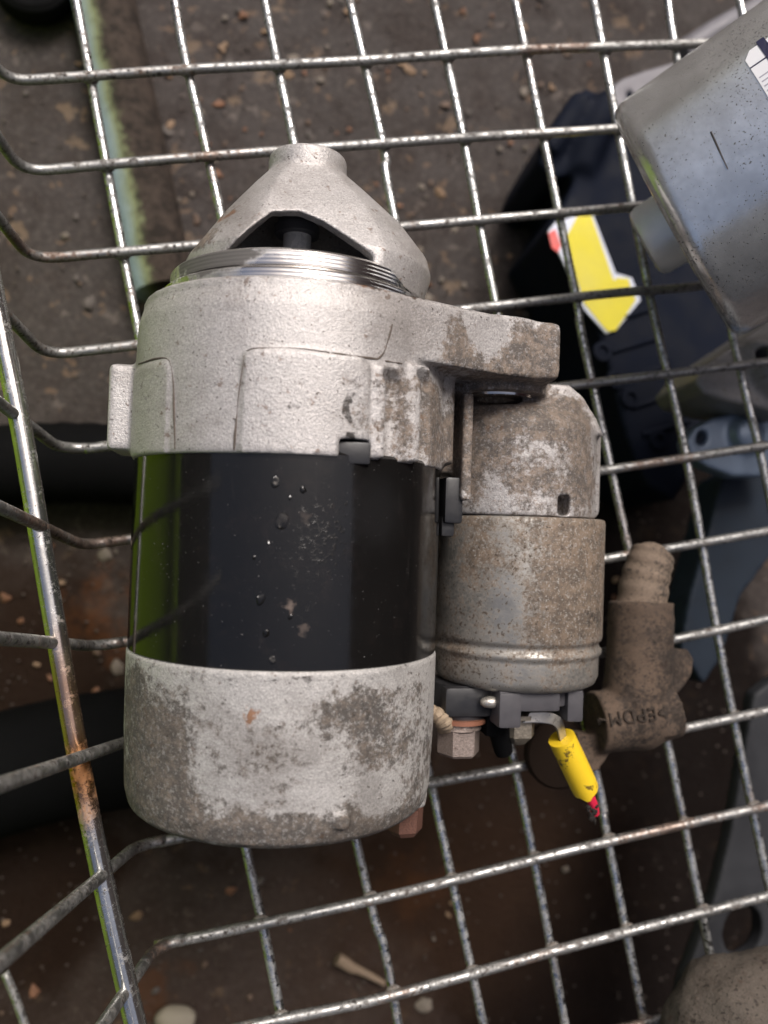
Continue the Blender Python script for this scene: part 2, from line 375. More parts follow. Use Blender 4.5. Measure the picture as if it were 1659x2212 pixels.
def shell(a0, a1, y0, y1, r0, r1, rc=1.5, n=14):
    """raised patch on the round body between two lateral positions x (mm)"""
    t0, t1 = math.asin(a0/R), math.asin(a1/R); rs = []
    for k in range(n+1):
        a = t0+(t1-t0)*k/n; ed = min(1.0, min(k, n-k)/1.0); ye = y1 - (0 if ed >= 1 else rc)
        rs.append([(r*math.sin(a), y, R+r*math.cos(a)) for r, y in ((r0, y0), (r1, y0), (r1, ye), (r0, ye))])
    rings(b, rs)
shell(-10.8, 11.5, 9.6, 28.0, 31, 33.85); shell(-32.2, -24.0, 9.6, 26.8, 31, 33.75)
cb = B(); box(cb, 6.6, 12.4, 6, 13.0, 57.5, 80)
cb2 = B(); box(cb2, 59.2, 62.3, 1.0, 5.6, 34, 60)
cb3 = B(); cyl(cb3, (47, 26, 31), (47, 50, 31), 6.2, seg=40)
cb4 = B(); cyl(cb4, (17.4, 12, 58.6), (17.4, 24, 58.6), 1.4)
gr_ = []
for gx, gz, g_r, y1 in ((17.2, 62.3, 2.6, 26.4), (24.7, 56.6, 2.9, 27.6), (9.6, 0, 0, 0)):
    if g_r: g_b = B(); tube(g_b, [(gx, 5, gz), (gx, y1-2, gz), (gx, y1, gz+2.5)], g_r, 16); gr_.append(g_b)
fh = casting('front_housing', b, [cb, cb2, cb3]+gr_, ALU, sm, voxel=.42, smooth=3)
from mathutils.bvhtree import BVHTree
def tree(o): return BVHTree.FromPolygons([v.co/mm for v in o.data.vertices], [p_.vertices[:] for p_ in o.data.polygons])
FI_ = np.linalg.inv(FM.R)
def onto(bv, u, v):
    o_ = Vector(FI_ @ (CAMP-FM.o)); d_ = Vector(FI_ @ ray(u, v)).normalized(); return bv.ray_cast(o_, d_)[0]
bvh = tree(fh); SEAM = flat('seam_dirt', (.10, .08, .065), .9, scale=900, var=.6)
for pts in ([(847, 700), (838, 735), (830, 760), (816, 776)], [(532, 758), (560, 752), (640, 752), (712, 762)], [(528, 768), (516, 850), (511, 905), (506, 972)], [(716, 763), (760, 768), (815, 776)], [(832, 780), (868, 786)], [(300, 786), (340, 775), (362, 776), (371, 800), (376, 860), (378, 970)]):
    P = [onto(bvh, *p_) for p_ in [tuple(q_[:2]) for q_ in curve([(a_, b_, 0) for a_, b_ in pts], 6)]]; P = [p_ for p_ in P if p_]
    bm = B(); tube(bm, P, lambda t: .13+.07*math.sin(t*9), 6, wob=1.2); link('casting_seam', bm, SEAM, sm)
bm = B(); lathe(bm, (47, 0, 31), Y, [(27.5, 4.2), (27.2, 6.6), (27.5, 8.6), (28.2, 8.8), (44.3, 8.0), (44.5, 4.2)], 48, cap=False)
link('lug_bushing', bm, STEEL, sm)
# machined spigot rings
bm = B(); lathe(bm, AX, Y, [(41.5, 20), (41.5, 28.7), (44.3, 28.7), (44.7, 28.3), (44.8, 26.6), (45.3, 26.4), (45.6, 26.9), (48.3, 26.9), (48.8, 26.4), (48.85, 23.4), (44, 23.4)], 128, cap=False)
link('machined_spigot', bm, TURN, sm, angle=25)
# nose
def bulge(p):
    q = Vector(p); k = math.sin(math.pi*max(0, min(1, (q.y-50)/24))); dx = q.x-1.5
    if dx > 0: q.x = 1.5+dx*(1+.21*k+.05*(q.y < 60))
    if q.y < 73.5: q.z = min(q.z, R+max(8.4, math.hypot(dx, q.z-R)*.87))
    return q
b = B(); lathe(b, (1.5, 0, R), Y, [(45.8, 25.0), (48.4, 25.6), (52, 25.4), (55.6, 22.9), (62.6, 18.0), (70, 11.9), (73.0, 9.2), (73.6, 8.6), (77.2, 8.5), (77.7, 8.1), (77.9, 4)], 96, sx=bulge)
box(b, 18.5, 27.5, 51, 58, 20, 40, 2)
c1 = B(); lathe(c1, (1.0, 0, R), Y, [(43, 22.6), (50, 22.2), (54, 20.3), (60, 16.2), (65, 11.6), (67.5, 7.5), (68.5, 3)], 64, sx=bulge)
c2 = B(); prism(c2, [(-16, 43), (-15.3, 48.8), (-7.7, 57.0), (-6.4, 58.5), (-1, 59.3), (3.7, 57.3), (13.2, 50.3), (13.6, 43)], 36, 75)
c3 = B(); cyl(c3, (1.8, 80, R), (1.8, 90, R), 4.2)
casting('nose_cone', b, [c1, c2], ALU, sm, voxel=.4, smooth=3)
bm = B(); cyl(bm, (-.3, 44, R), (-.3, 63, R), 3.1); link('shaft', bm, flat('worn_shaft_steel', (.86, .84, .82), .25, .12, .05), sm)
bm = B(); lathe(bm, (-.4, 0, R), Y, [(60.4, 2), (60.6, 4.9), (62.4, 5.0), (62.7, 4.3), (64.5, 4.2), (65.4, 3.8), (66, 2)], 48); link('shaft_collar', bm, flat('dark_steel', (.10, .10, .11), .45, .2), sm)
bm = B(); lathe(bm, AX, Y, [(42.0, 22.6), (44.0, 22.6)], 64); link('clutch_plate', bm, BLACKP, sm)
# end cap
b = B(); lathe(b, AX, Y, [(-28.9, 32.6), (-29.6, 33.0), (-44, 32.9), (-57.2, 32.4), (-60.2, 31.6), (-61.4, 30.2), (-61.9, 28), (-61.9, 20), (-62.6, 19)], 112)
cyl(b, (27.5, -65.6, 21), (27.5, -29.4, 21), 5.6); box(b, 12, 32.8, -65.4, -29.4, 13, 37, 3.0)
cyl(b, (-27.5, -63, 20), (-27.5, -31, 20), 5)
cyl(b, (9.6, -56.4, 62), (9.6, -56.4, 65.0), 1.5, seg=20)
c1 = B(); lathe(c1, (9.6, -56.4, 62), (0, 0, 1), [(2.2, 2.0), (2.2, 3.1), (8, 3.3), (8, 2.0)], 32)
casting('end_cap', b, [], CAPM, sm, voxel=.45, smooth=3)
bm = B(); lathe(bm, (30.0, 0, 25), (0, -1, 0), [(64.5, 4.9), (67.4, 4.8), (67.6, 4.2), (73.2, 4.0), (74.4, 3.0)], 6)
for f in bm.faces: f.smooth = False
jitter(bm, .25, .5); link('through_bolt', bm, RUSTB, sm, smooth=False)
# solenoid
SX, SZ = 57.0, 21.5
bm = B(); lathe(bm, (SX, 0, SZ), Y, [(0.4, 17), (0.55, 19.6), (0.2, 20.3), (-.6, 20.5), (-27.4, 20.5), (-28.1, 20.3), (-28.5, 19.75), (-29.2, 19.65), (-29.9, 19.9), (-30.4, 20.35), (-31.2, 20.35), (-31.7, 19.8), (-32.4, 19.75), (-36.6, 19.7), (-38.2, 19.0), (-39.0, 17.6), (-39.2, 15)], 112)
link('solenoid_can', bm, CAN, sm, angle=50)
bm = B(); lathe(bm, (SX, 0, SZ), Y, [(-38.6, 15.5), (-42.6, 15.2), (-43.0, 14.6), (-43.1, 3)], 64)
box(bm, 47.6, 62, -43.2, -38.6, 30, 38.2, .6)
link('solenoid_cap', bm, GREYP, sm)
for x0, x1, y0, z1 in ((47.5, 52.8, -46.8, 38.6), (64.6, 68.6, -46.2, 36.2)):
    bm = B(); box(bm, x0, x1, y0, -38.8, 24, z1, .8); link('terminal_guard', bm, GREYP, sm)
bm = B(); box(bm, 36.4, 48, -45.6, -38.6, 16, 33.5, 1.5); cyl(bm, (42, -46.4, 26), (42, -38.6, 26), 6.6); link('terminal_block', bm, BLACKP, sm)
bm = B(); ball(bm, (46.6, -41.6, 35.2), 2.0, 2, (1.3, .7, .8)); link('weld_tab', bm, TINM, sm)
bm = B(); cyl(bm, (41.6, -46.4, 28), (41.6, -47.4, 28), 6.0); link('copper_washer', bm, COPPER, sm)
bm = B(); lathe(bm, (41.4, 0, 28), (0, -1, 0), [(47.3, 5.0), (48.9, 5.2), (49.3, 4.7)], 32); lathe(bm, (41.4, 0, 28), (0, -1, 0), [(49, 5.1), (54.6, 5.0), (55.2, 4.4), (55.3, 2)], 6); link('terminal_nut', bm, NUTM, sm, angle=30)
bm = B(); lathe(bm, (55.6, 0, 28.5), (0, -1, 0), [(45.2, 5.6), (46.2, 5.6)], 32); lathe(bm, (55.6, 0, 28.5), (0, -1, 0), [(46.1, 4.2), (50.8, 4.1), (51.4, 3.4), (52.6, 2.2), (53, 1)], 6); link('terminal_nut', bm, BRASS, sm, angle=30)
bm = B(); tube(bm, curve([(50.5, -44, 30), (50.5, -49, 30), (52.0, -53.5, 28.5), (52.6, -55, 28)]), lambda t: 2.6-.5*t, 14); box(bm, 46.8, 52.4, -50.5, -44, 25, 32, 1); link('terminal_boot', bm, RUBBER, sm)
bm = B()
for k in range(2):
    c = curve([(55.5, -45.4-.5*k, 33.4-1.2*k), (60, -45.4-.5*k, 33.6-1.2*k), (63.4, -46.8, 32.8-.6*k), (65.2, -50, 31), (66, -52, 30)], 6); L = []
    for p in c: L.append([(p.x-.2, p.y-1.1, p.z-.5), (p.x+1.0, p.y+1.0, p.z-.5), (p.x+1.0, p.y+1.0, p.z+.5), (p.x-.2, p.y-1.1, p.z+.5)])
    rings(bm, L)
link('cable_lug', bm, TINM, sm)
SA, SB = Vector((65.9, -51.2, 30.2)), Vector((74.0, -64.8, 27.0))
bm = B(); lathe(bm, SA, SB-SA, [(0, 2.4), (.05, 3.25), (5, 3.3), (13.2, 3.3), (15.2, 3.25), (16.0, 3.2), (16.1, 2.2)], 40)
for v in bm.verts:
    t = (v.co-SA).dot((SB-SA).normalized())
    if t > 14: v.co += (SB-SA).normalized()*mnoise.noise(v.co*.5)*1.6
link('yellow_sleeve', bm, YEL, sm)
bm = B(); tube(bm, curve([SB-Vector((1, -2, 0)), SB+Vector((.8, -1.2, -.3)), SB+Vector((2.4, -4, -1)), SB+Vector((3.4, -6.4, -2))], 5), lambda t: 1.35-.25*t, 12); link('red_wire', bm, REDW, sm)
bm = B(); random.seed(3)
for k in range(16):
    q = SB+Vector((random.uniform(-1.8, 2.0), random.uniform(-.8, .6), random.uniform(-.4, 1.6)))
    ball(bm, q, random.uniform(.5, .95), 1)
for k in range(16):
    q = SB+Vector((1.6+random.uniform(-.9, 1.2), -5.2+random.uniform(-1.6, 1.4), -.2+random.uniform(-.6, .7)))
    ball(bm, q, random.uniform(.35, .7), 1)
for k in range(7):
    q = SB+Vector((2.4, -5.6, -1)); tube(bm, [q, q+Vector((random.uniform(-1.5, 1.5), random.uniform(-3, -1.2), random.uniform(-.5, .6)))], .16, 5)
jitter(bm, .3, 1.3); link('burnt_insulation', bm, CHAR, sm)
for ph in (0, 2.1, 4.2):
    c = curve([(31.5, -43.4, 29), (35, -45.0, 31.6), (37.2, -47.6, 31.4), (38.0, -49.4, 29)], 10); n = len(c)
    bm = B(); tube(bm, [p+Vector((math.cos(ph+i*.55), .3*math.sin(ph+i*.55), math.sin(ph+i*.55)))*1.15 for i, p in enumerate(c)], 1.05, 10, wob=.4); link('braided_strand', bm, CORD, sm)
bm = B(); box(bm, 33.4, 37.6, -1.6, 8.6, 22, 39.5, .8); box(bm, 33.2, 36.2, -4.5, 0, 22, 38, .6); link('rubber_seal', bm, BLACKP, sm)

# ------------------------------------------------------------------ wire basket
FB = Frame((0, 0, 0), zrot(0))
bk = thing('wire_basket', FB, 'silver welded wire basket with a square mesh floor holding the motors', 'basket')
SD = -(CR.T @ np.array([(748-CX)/FPX, (1440-CY)/FPX, 1.0])); SD /= np.linalg.norm(SD); SD = Vector(SD)
WR = {1: [(8, 177), (408, 150), (785, 131), (1125, 108), (1540, 93), (1800, 76)], 2: [(45, 372), (320, 348), (580, 328), (1000, 298), (1325, 278), (1800, 240)],
      3: [(66, 561), (430, 530), (870, 490), (1385, 445), (1800, 406)], 4: [(98, 768), (300, 745), (700, 704), (1080, 660), (1330, 633), (1490, 620), (1800, 585)],
      5: [(132, 972), (235, 963), (740, 900), (1244, 832), (1659, 782), (1800, 762)], 6: [(182, 1180), (275, 1165), (800, 1092), (1299, 1017), (1659, 962), (1800, 940)],
      7: [(205, 1396), (265, 1387), (800, 1296), (1310, 1207), (1434, 1187), (1659, 1147), (1800, 1122)], 8: [(285, 1598), (800, 1502), (1450, 1382), (1659, 1337), (1800, 1306)],
      9: [(296, 1826), (395, 1808), (930, 1692), (1105, 1660), (1290, 1614), (1659, 1535), (1800, 1502)], 10: [(337, 2044), (360, 2038), (830, 1938), (1250, 1833), (1659, 1740), (1800, 1706)],
      11: [(400, 2250), (565, 2210), (829, 2155), (1250, 2040), (1659, 1935), (1800, 1896)], 12: [(470, 2455), (1000, 2310), (1475, 2190), (1800, 2110)]}
def side_wire(pts):
    P = [Vector(pix(u, v, 0)) for u, v in pts]; c = P[0]; fl = (P[1]-c).normalized()
    rad = 7.0; arc = []
    for k in range(7):
        t = k/6; arc.append((c+SD*rad)*(1-t)**2+c*2*t*(1-t)+(c+fl*rad)*t*t)
    ups = [c+SD*s for s in (105, 80, 60, 45, 30, 18)]
    rest = curve([c+fl*rad]+P[1:], 8)[1:]
    return ups+arc+rest
random.seed(11)
for k in sorted(WR):
    L = side_wire(WR[k]); bm = B(); tube(bm, L, 1.32, 14, wob=.06); link('wire', bm, WIREM, bk, angle=None)
VR = {1: [(150, -70), (165, 0), (295, 695), (532, 1835), (565, 1985), (607, 2195), (620, 2260)], 2: [(362, -70), (377, 0), (402, 135), (480, 475), (770, 1820), (829, 2045), (860, 2212), (870, 2270)],
      3: [(558, -70), (572, 0), (635, 310), (934, 1705), (1044, 2212), (1056, 2270)], 4: [(739, -70), (755, 0), (830, 325), (855, 485), (1115, 1670), (1220, 2212), (1232, 2270)],
      5: [(922, -70), (937, 0), (1000, 295), (1070, 655), (1282, 1645), (1309, 1795), (1392, 2212), (1405, 2270)], 6: [(1098, -70), (1112, 0), (1170, 280), (1245, 645), (1260, 737), (1355, 1177), (1440, 1595), (1540, 2095), (1575, 2270)],
      7: [(1268, -70), (1282, 0), (1330, 255), (1400, 620), (1425, 737), (1480, 977), (1569, 1475), (1659, 1910), (1735, 2270)], 8: [(1428, -70), (1442, 0), (1465, 140), (1585, 737), (1659, 1057), (1790, 1700)],
      9: [(1587, -70), (1600, 0), (1607, 45), (1760, 737), (1830, 1057)]}
for k in sorted(VR):
    P = [pix(u, v, -2.45) for u, v in VR[k]]; bm = B(); tube(bm, curve(P, 10), 1.22, 14, wob=.06); link('cross_wire', bm, CROSSM, bk, angle=None)
WELD = castmat('dirty_weld', (.30, .28, .26), (.2, .18, .16), (.07, .045, .03), metal=.5, rough=.55, gs=300, thr=.5)
bm = B(); ball(bm, (0, 0, 0), 1.0, 2, (2.3, 1.7, 1.25)); jitter(bm, .35, .9); wme = None
def cross(L1, L2):
    for i in range(len(L1)-1):
        p, r = L1[i], L1[i+1]-L1[i]
        for j in range(len(L2)-1):
            q, s = L2[j], L2[j+1]-L2[j]; d = r.x*s.y-r.y*s.x
            if abs(d) < 1e-9: continue
            t = ((q.x-p.x)*s.y-(q.y-p.y)*s.x)/d; w_ = ((q.x-p.x)*r.y-(q.y-p.y)*r.x)/d
            if 0 <= t < 1 and 0 <= w_ < 1: return p+r*t, math.atan2(r.y, r.x)
for k in sorted(WR):
    L1 = [v for v in side_wire(WR[k]) if abs(v.z) < .5]
    for j in sorted(VR):
        h = cross(L1, [Vector(p) for p in curve([pix(u, v, -2.6) for u, v in VR[j]], 3)])
        if not h: continue
        if wme is None: o = link('weld_bead', bm, WELD, bk, angle=None); wme = o.data
        else: o = bpy.data.objects.new('weld_bead', wme); COL.objects.link(o); o.parent = bk
        o.location = (h[0].x*mm, h[0].y*mm, -1.35*mm); o.rotation_euler = (0, 0, h[1]+random.uniform(-.3, .3)); o.scale = (random.uniform(.75, 1.1),)*3
P = [pix(u, v, 27) for u, v in ((-60, 400), (0, 700), (47, 930), (112, 1310), (185, 1720), (262, 2080), (300, 2240), (330, 2360))]
bm = B(); tube(bm, curve(P, 10), 2.25, 24); link('corner_rail', bm, RAILM, bk, angle=None)
P = [pix(u, v, -30) for u, v in ((10, 2100), (35, 2160), (62, 2240), (90, 2330))]
bm = B(); tube(bm, curve(P, 4), 1.2, 10); link('lower_wire', bm, WIREM, bk, angle=None)

# ------------------------------------------------------------------ rubber elbow
FE = Frame((*pix(1385, 1560, 1.3)[:2], 1.3), zrot(A0))
el = thing('elbow_hose', FE, 'dusty brown rubber elbow hose with raised lettering beside the starter motor', 'hose')
EPD = castmat('dusty_rubber', (.10, .068, .047), (.075, .052, .037), (.035, .027, .022), metal=0, rough=.88, gs=80, grain=.8, thr=.53, speck=.62,
     spots=[(10, 54, 5, 6, .2), (2, 14, 4, 14, .08), (-6, 6, 8, 6, .07), (13, 4, 3, 4, .15), (14, 22, 5, 4, .2)])
e = lambda u, v, z: Vector(FE.px(u, v, z))
b = B()
tube(b, curve([e(1384, 1300, 9), e(1382, 1400, 9), e(1372, 1530, 9)], 6), lambda t: 8.5+.3*t, 32)
tube(b, curve([e(1283, 1560, 9), e(1370, 1550, 9), e(1446, 1528, 9)], 6), lambda t: 8.0, 32)
ball(b, e(1376, 1545, 9), 9.2, 3)
box(b, *(lambda p, q: (min(p.x, q.x), max(p.x, q.x), min(p.y, q.y), max(p.y, q.y)))(e(1365, 1490, 12), e(1452, 1590, 12)), 2, 16.8, 2.5)
prism(b, [e(u, v, 11).xy[:] for u, v in ((1420, 1430), (1440, 1405), (1480, 1402), (1494, 1425), (1490, 1455), (1475, 1480), (1450, 1505), (1430, 1510))], 5, 12.5)
prism(b, [e(u, v, 8).xy[:] for u, v in ((1240, 1580), (1330, 1590), (1300, 1640), (1285, 1662), (1265, 1668), (1240, 1640))], 4, 10)
casting('hose_body', b, [], EPD, el, voxel=.55, smooth=5)
b = B(); c = curve([e(1384, 1320, 9), e(1392, 1260, 9.4), e(1404, 1215, 9.8), e(1412, 1192, 9.6)], 14)
tube(b, c, lambda t: (6.7-1.0*t+.14*math.sin(t*31)) if t < .93 else 5.2, 32)
ball(b, c[-1]-(c[-1]-c[-3]).normalized()*3.2, 5.6, 3)
link('ribbed_spigot', b, castmat('dusty_tan_rubber', (.20, .15, .11), (.13, .095, .07), (.04, .034, .03), metal=0, rough=.85, gs=90, grain=.5, thr=.55, speck=.64, spots=[(8, 55, 4, 8, .25)]), el, angle=None)
bm = B(); lathe(bm, e(1200, 1625, 0), (0, 0, 1), [(0, 9), (2.2, 9.2), (3, 8.6), (3.1, 2)], 40); link('hose_flange', bm, flat('dark_rubber', (.012, .008, .006), .9, scale=200, spec=.05), el)
tc = bpy.data.curves.new('t', 'FONT'); tc.body = '>EPDM<'; tc.size = 4.6*mm; tc.extrude = .45*mm; tc.align_x = 'CENTER'; tc.align_y = 'CENTER'; tc.resolution_u = 3; tc.space_character = 1.12
to = bpy.data.objects.new('lettering', tc); COL.objects.link(to); to.parent = el
p = e(1364, 1546, 17.0); to.location = (p.x*mm, p.y*mm, 17.0*mm); to.rotation_euler = (0, 0, math.pi+.13)
bake_me = None
bpy.context.view_layer.update(); me = bpy.data.meshes.new_from_object(to.evaluated_get(bpy.context.evaluated_depsgraph_get()))
t2 = bpy.data.objects.new('lettering', me); COL.objects.link(t2); t2.parent = el; t2.location = to.location; t2.rotation_euler = to.rotation_euler
bpy.data.objects.remove(to); t2.name = 'lettering'
from mathutils.bvhtree import BVHTree
for o_ in el.children:
    if o_.name.startswith('hose_body'):
        for v in o_.data.vertices: q_ = v.co/mm; v.co += v.normal*mm*(.2*mnoise.noise(q_*.3)+.05*mnoise.noise(q_*1.1))
hb = [o for o in el.children if o.name.startswith('hose_body')][0]; bv = BVHTree.FromPolygons([v.co[:] for v in hb.data.vertices], [p_.vertices[:] for p_ in hb.data.polygons])
tm = Matrix.Translation(t2.location) @ t2.rotation_euler.to_matrix().to_4x4(); ti = tm.inverted()
for v in me.vertices:
    w = tm @ v.co; h = bv.ray_cast(Vector((w.x, w.y, 1)), Vector((0, 0, -1)))[0]
    if h: v.co = ti @ Vector((w.x, w.y, h.z+(.65*mm if v.co.z > 0 else -.4*mm))); me.materials.clear(); me.materials.append(flat('worn_letter', (.03, .021, .015), .9))

# ------------------------------------------------------------------ second motor can, top right
def cdir(v):
    v = np.array(v, float); v /= np.linalg.norm(v); return CR.T @ v
CA = cdir((485, -262, -285)); CZ = np.array([0, 0, 1.0]); CX_ = np.cross(CA, CZ); CX_ /= np.linalg.norm(CX_); CZ2 = np.cross(CX_, CA)
CRAD = 30.0
rd = ray(1452, 492); drop = CRAD*math.sqrt(1-CA[2]**2)+1.3
for _ in range(8):
    t = (drop-CAMP[2])/rd[2]; CRAD = 277/FPX*(t*float(rd @ CR[2])); drop = CRAD*math.sqrt(1-CA[2]**2)+1.3
CO = CAMP+rd*t
low = CO-np.array([0, 0, 1])*0
FC = Frame(CO, np.stack([CX_, CA, CZ2], 1))
mc = thing('motor_can', FC, 'pale silver cylindrical motor casing with a white sticker at the upper right', 'motor casing')
CANM = zinc('bright_zinc_can', (.93, .96, .97), (.07, .06, .055), .76, metal=.8, rough=.22, gs=60, fine=1900, ft=.625,
            patch=((.36, .33, .28), [(-14, 8, 10, 40, .5), (-22, 20, 12, 30, .5)], .55))
bm = B(); lathe(bm, (0, 0, 0), Y, [(0.4, 8), (.2, CRAD-4.5), (.5, CRAD-2.4), (1.5, CRAD-.9), (3.2, CRAD-.15), (5, CRAD), (110, CRAD), (111, CRAD-8)], 128); link('casing', bm, CANM, mc, angle=40)
bm = B(); lathe(bm, (0, 0, 0), Y, [(.6, 9.6), (-5.6, 9.6), (-7.0, 9.0), (-7.6, 7.5), (-7.7, 2)], 64); link('bearing_boss', bm, flat('zinc_boss', (.75, .77, .77), .42, .55, .1), mc, angle=40)
def oncan(u, v, rr=0):
    d = FC.R.T @ ray(u, v); o = FC.R.T @ (CAMP-FC.o); r2 = (CRAD+rr)**2
    a = d[0]**2+d[2]**2; bb = o[0]*d[0]+o[2]*d[2]; c = o[0]**2+o[2]**2-r2
    t = (-bb-math.sqrt(max(0, bb*bb-a*c)))/a; p = o+d*t; return math.atan2(p[0], p[2]), p[1]
a0, y0 = oncan(1603, 122); a1, y1 = oncan(1659, 214)
sg = 1 if a1 > a0 else -1
def canpt(a, y, r): return (r*math.sin(a), y, r*math.cos(a))
bm = B(); AW = 30/CRAD; YW = 48; n, m_ = 16, 12
def sticker(r):
    rs = []
    for i in range(n+1):
        f = i/n; ins = 1.6*(1-math.sqrt(max(0, 1-(1-min(1, f*AW*CRAD/1.6))**2))) + 1.6*(1-math.sqrt(max(0, 1-(1-min(1, (1-f)*AW*CRAD/1.6))**2)))
        rs.append([canpt(a0+sg*AW*f, y0+ins+(YW-2*ins)*j/m_, r) for j in range(m_+1)])
    return rs
g0, g1 = sticker(CRAD+.08), sticker(CRAD+.2)
rings(bm, [g1[i]+g0[i][::-1] for i in range(n+1)])
link('sticker', bm, flat('sticker_white', (.80, .80, .82), .35, 0, .03), mc, angle=40)
st = [o for o in mc.children if o.name.startswith('sticker')][0]
INK = flat('sticker_ink', (.015, .015, .05), .5)
def canpatch(name, a_, b_, y_, z_, mat, r=None):
    bm = B(); r = r or CRAD+.24
    rings(bm, [[canpt(a_+(b_-a_)*k/6, y_, r), canpt(a_+(b_-a_)*k/6, z_, r), canpt(a_+(b_-a_)*k/6, z_, r-.1), canpt(a_+(b_-a_)*k/6, y_, r-.1)] for k in range(7)])
    return link(name, bm, mat, st)
tc = bpy.data.curves.new('t', 'FONT'); tc.body = 'K'; tc.size = 9.5; tc.extrude = .05; tc.offset = .35; tc.resolution_u = 3
to = bpy.data.objects.new('t', tc); COL.objects.link(to); bpy.context.view_layer.update()
me = bpy.data.meshes.new_from_object(to.evaluated_get(bpy.context.evaluated_depsgraph_get())); bpy.data.objects.remove(to)
bm = B(); bm.from_mesh(me); bmesh.ops.subdivide_edges(bm, edges=bm.edges[:], cuts=3)
ak, yk = oncan(1640, 110)
for v in bm.verts:
    x, y, z = v.co; a = ak+sg*(4.2-y)/CRAD; v.co = canpt(a, yk+x, CRAD+.26+z)
link('print_letter', bm, INK, st, smooth=False)
al, yl = oncan(1620, 148)
canpatch('print_line', al, al+sg*.35/CRAD, yl, yl+40, INK)
al, yl = oncan(1640, 168)
for k in range(8): canpatch('print_line', al+sg*1.2*k/CRAD, al+sg*(1.2*k+.3)/CRAD, yl, yl+36, flat('faint_ink', (.4, .4, .45), .5) if k == 0 else bpy.data.materials['faint_ink'])
am, ym = oncan(1535, 285); an, yn = oncan(1572, 365)
bm = B(); L = []
for k in range(9):
    t = k/8; L.append(canpt(am+(an-am)*t, ym+(yn-ym)*t, CRAD+.02))
tube(bm, L, .2, 6, wob=1.2); link('scratch', bm, flat('scratch_grey', (.05, .045, .045), .9), mc)

# ------------------------------------------------------------------ things under and beside the basket
GZ = -115.0
def slab(name, outline, z, depth, mat, label, cat, group=None, voxel=1.2, smooth=6, holes=(), extra=None, bare=False):
    us = [p[0] for p in outline]; vs = [p[1] for p in outline]
    c = pix(sum(us)/len(us), sum(vs)/len(vs), z)
    fr = Frame((c[0], c[1], z-depth), zrot(A0))
    b = B(); prism(b, [fr.loc(pix(u, v, z))[:2] for u, v in outline], 0, depth)
    if extra: extra(b, fr)
    cuts = []
    for h in holes:
        cb = B(); prism(cb, [fr.loc(pix(u, v, z))[:2] for u, v in h], -5, depth+9); cuts.append(cb)
    root = thing(name, fr, label, cat, group) if bare else None
    if bare:
        o = casting('body', b, cuts, mat, root, voxel=voxel, smooth=smooth); return root, fr, o
    o = casting(name, b, cuts, mat, None, fr, voxel=voxel, smooth=smooth); props(o, label, cat, group)
    return o, fr, o
def oval(u, v, a, b_, n=24, rot=0):
    return [(u+a*math.cos(t)*math.cos(rot)-b_*math.sin(t)*math.sin(rot), v+a*math.cos(t)*math.sin(rot)+b_*math.sin(t)*math.cos(rot)) for t in [2*math.pi*k/n for k in range(n)]]
NAVY = flat('navy_plastic', (.005, .0075, .016), .7, scale=90, var=.4)
NAVY.node_tree.nodes['Principled BSDF'].inputs['Specular IOR Level'].default_value = .12
nv, fn, _ = slab('plastic_housing', [(1162, 345), (1180, 300), (1225, 222), (1268, 186), (1300, 205), (1330, 180), (1420, 160), (1660, 150), (1660, 900), (1510, 1000), (1460, 1080), (1400, 1050), (1360, 960), (1290, 700), (1195, 520), (1180, 493), (1215, 445), (1250, 372), (1195, 385)], -68, 47, NAVY,
    'dark navy plastic housing under the basket with a yellow arrow sticker', 'plastic housing', bare=True, voxel=1.6,
    extra=lambda b, fr: (tube(b, [fr.px(1180, 330, 47), fr.px(1260, 215, 50)], 5, 16), tube(b, curve([fr.px(1250, 372, 44), fr.px(1300, 250, 50), fr.px(1400, 190, 48)], 6), 7, 16)))
for uu, vv in ((1300, 760), (1360, 860), (1330, 820), (1245, 300), (1420, 950)):
    q_ = fn.px(uu, vv, 47); bm = B(); lathe(bm, (q_[0], q_[1], 46), (0, 0, 1), [(0, 4), (2.2, 3.8), (2.3, 2), (1.2, 1.8)], 20); link('screw_boss', bm, NAVY, nv)
for k in range(5):
    p_, q_ = fn.px(1300+22*k, 700+60*k, 47), fn.px(1400+22*k, 670+60*k, 47); bm = B(); tube(bm, [(p_[0], p_[1], 47), (q_[0], q_[1], 47)], 1.3, 8); link('rib', bm, NAVY, nv)
def decal(name, outline, z, mat, th=.5):
    bm = B(); prism(bm, [fn.loc(pix(u, v, z))[:2] for u, v in outline], z-fn.o[2]-th, z-fn.o[2]); return link(name, bm, mat, nv, smooth=False)
decal('sticker_border', [(1184, 500), (1200, 480), (1240, 467), (1282, 466), (1330, 590), (1365, 600), (1384, 648), (1332, 712), (1310, 720), (1262, 668), (1215, 560)], -66.9, flat('label_white', (.62, .66, .78), .4), .9)
decal('yellow_arrow', [(1247, 467), (1278, 466), (1326, 606), (1334, 600), (1358, 602), (1364, 628), (1374, 648), (1330, 714), (1312, 716), (1262, 655), (1222, 515)], -66.6, flat('label_yellow', (.70, .60, .015), .5, var=.22, scale=70), .5)
decal('red_mark', [(1185, 503), (1199, 495), (1212, 528), (1206, 546), (1192, 535)], -66.6, flat('label_red', (.7, .06, .05), .4), .5)
GREYM = castmat('grey_casting', (.24, .235, .235), (.18, .175, .175), (.10, .085, .075), metal=.4, rough=.5, gs=90)
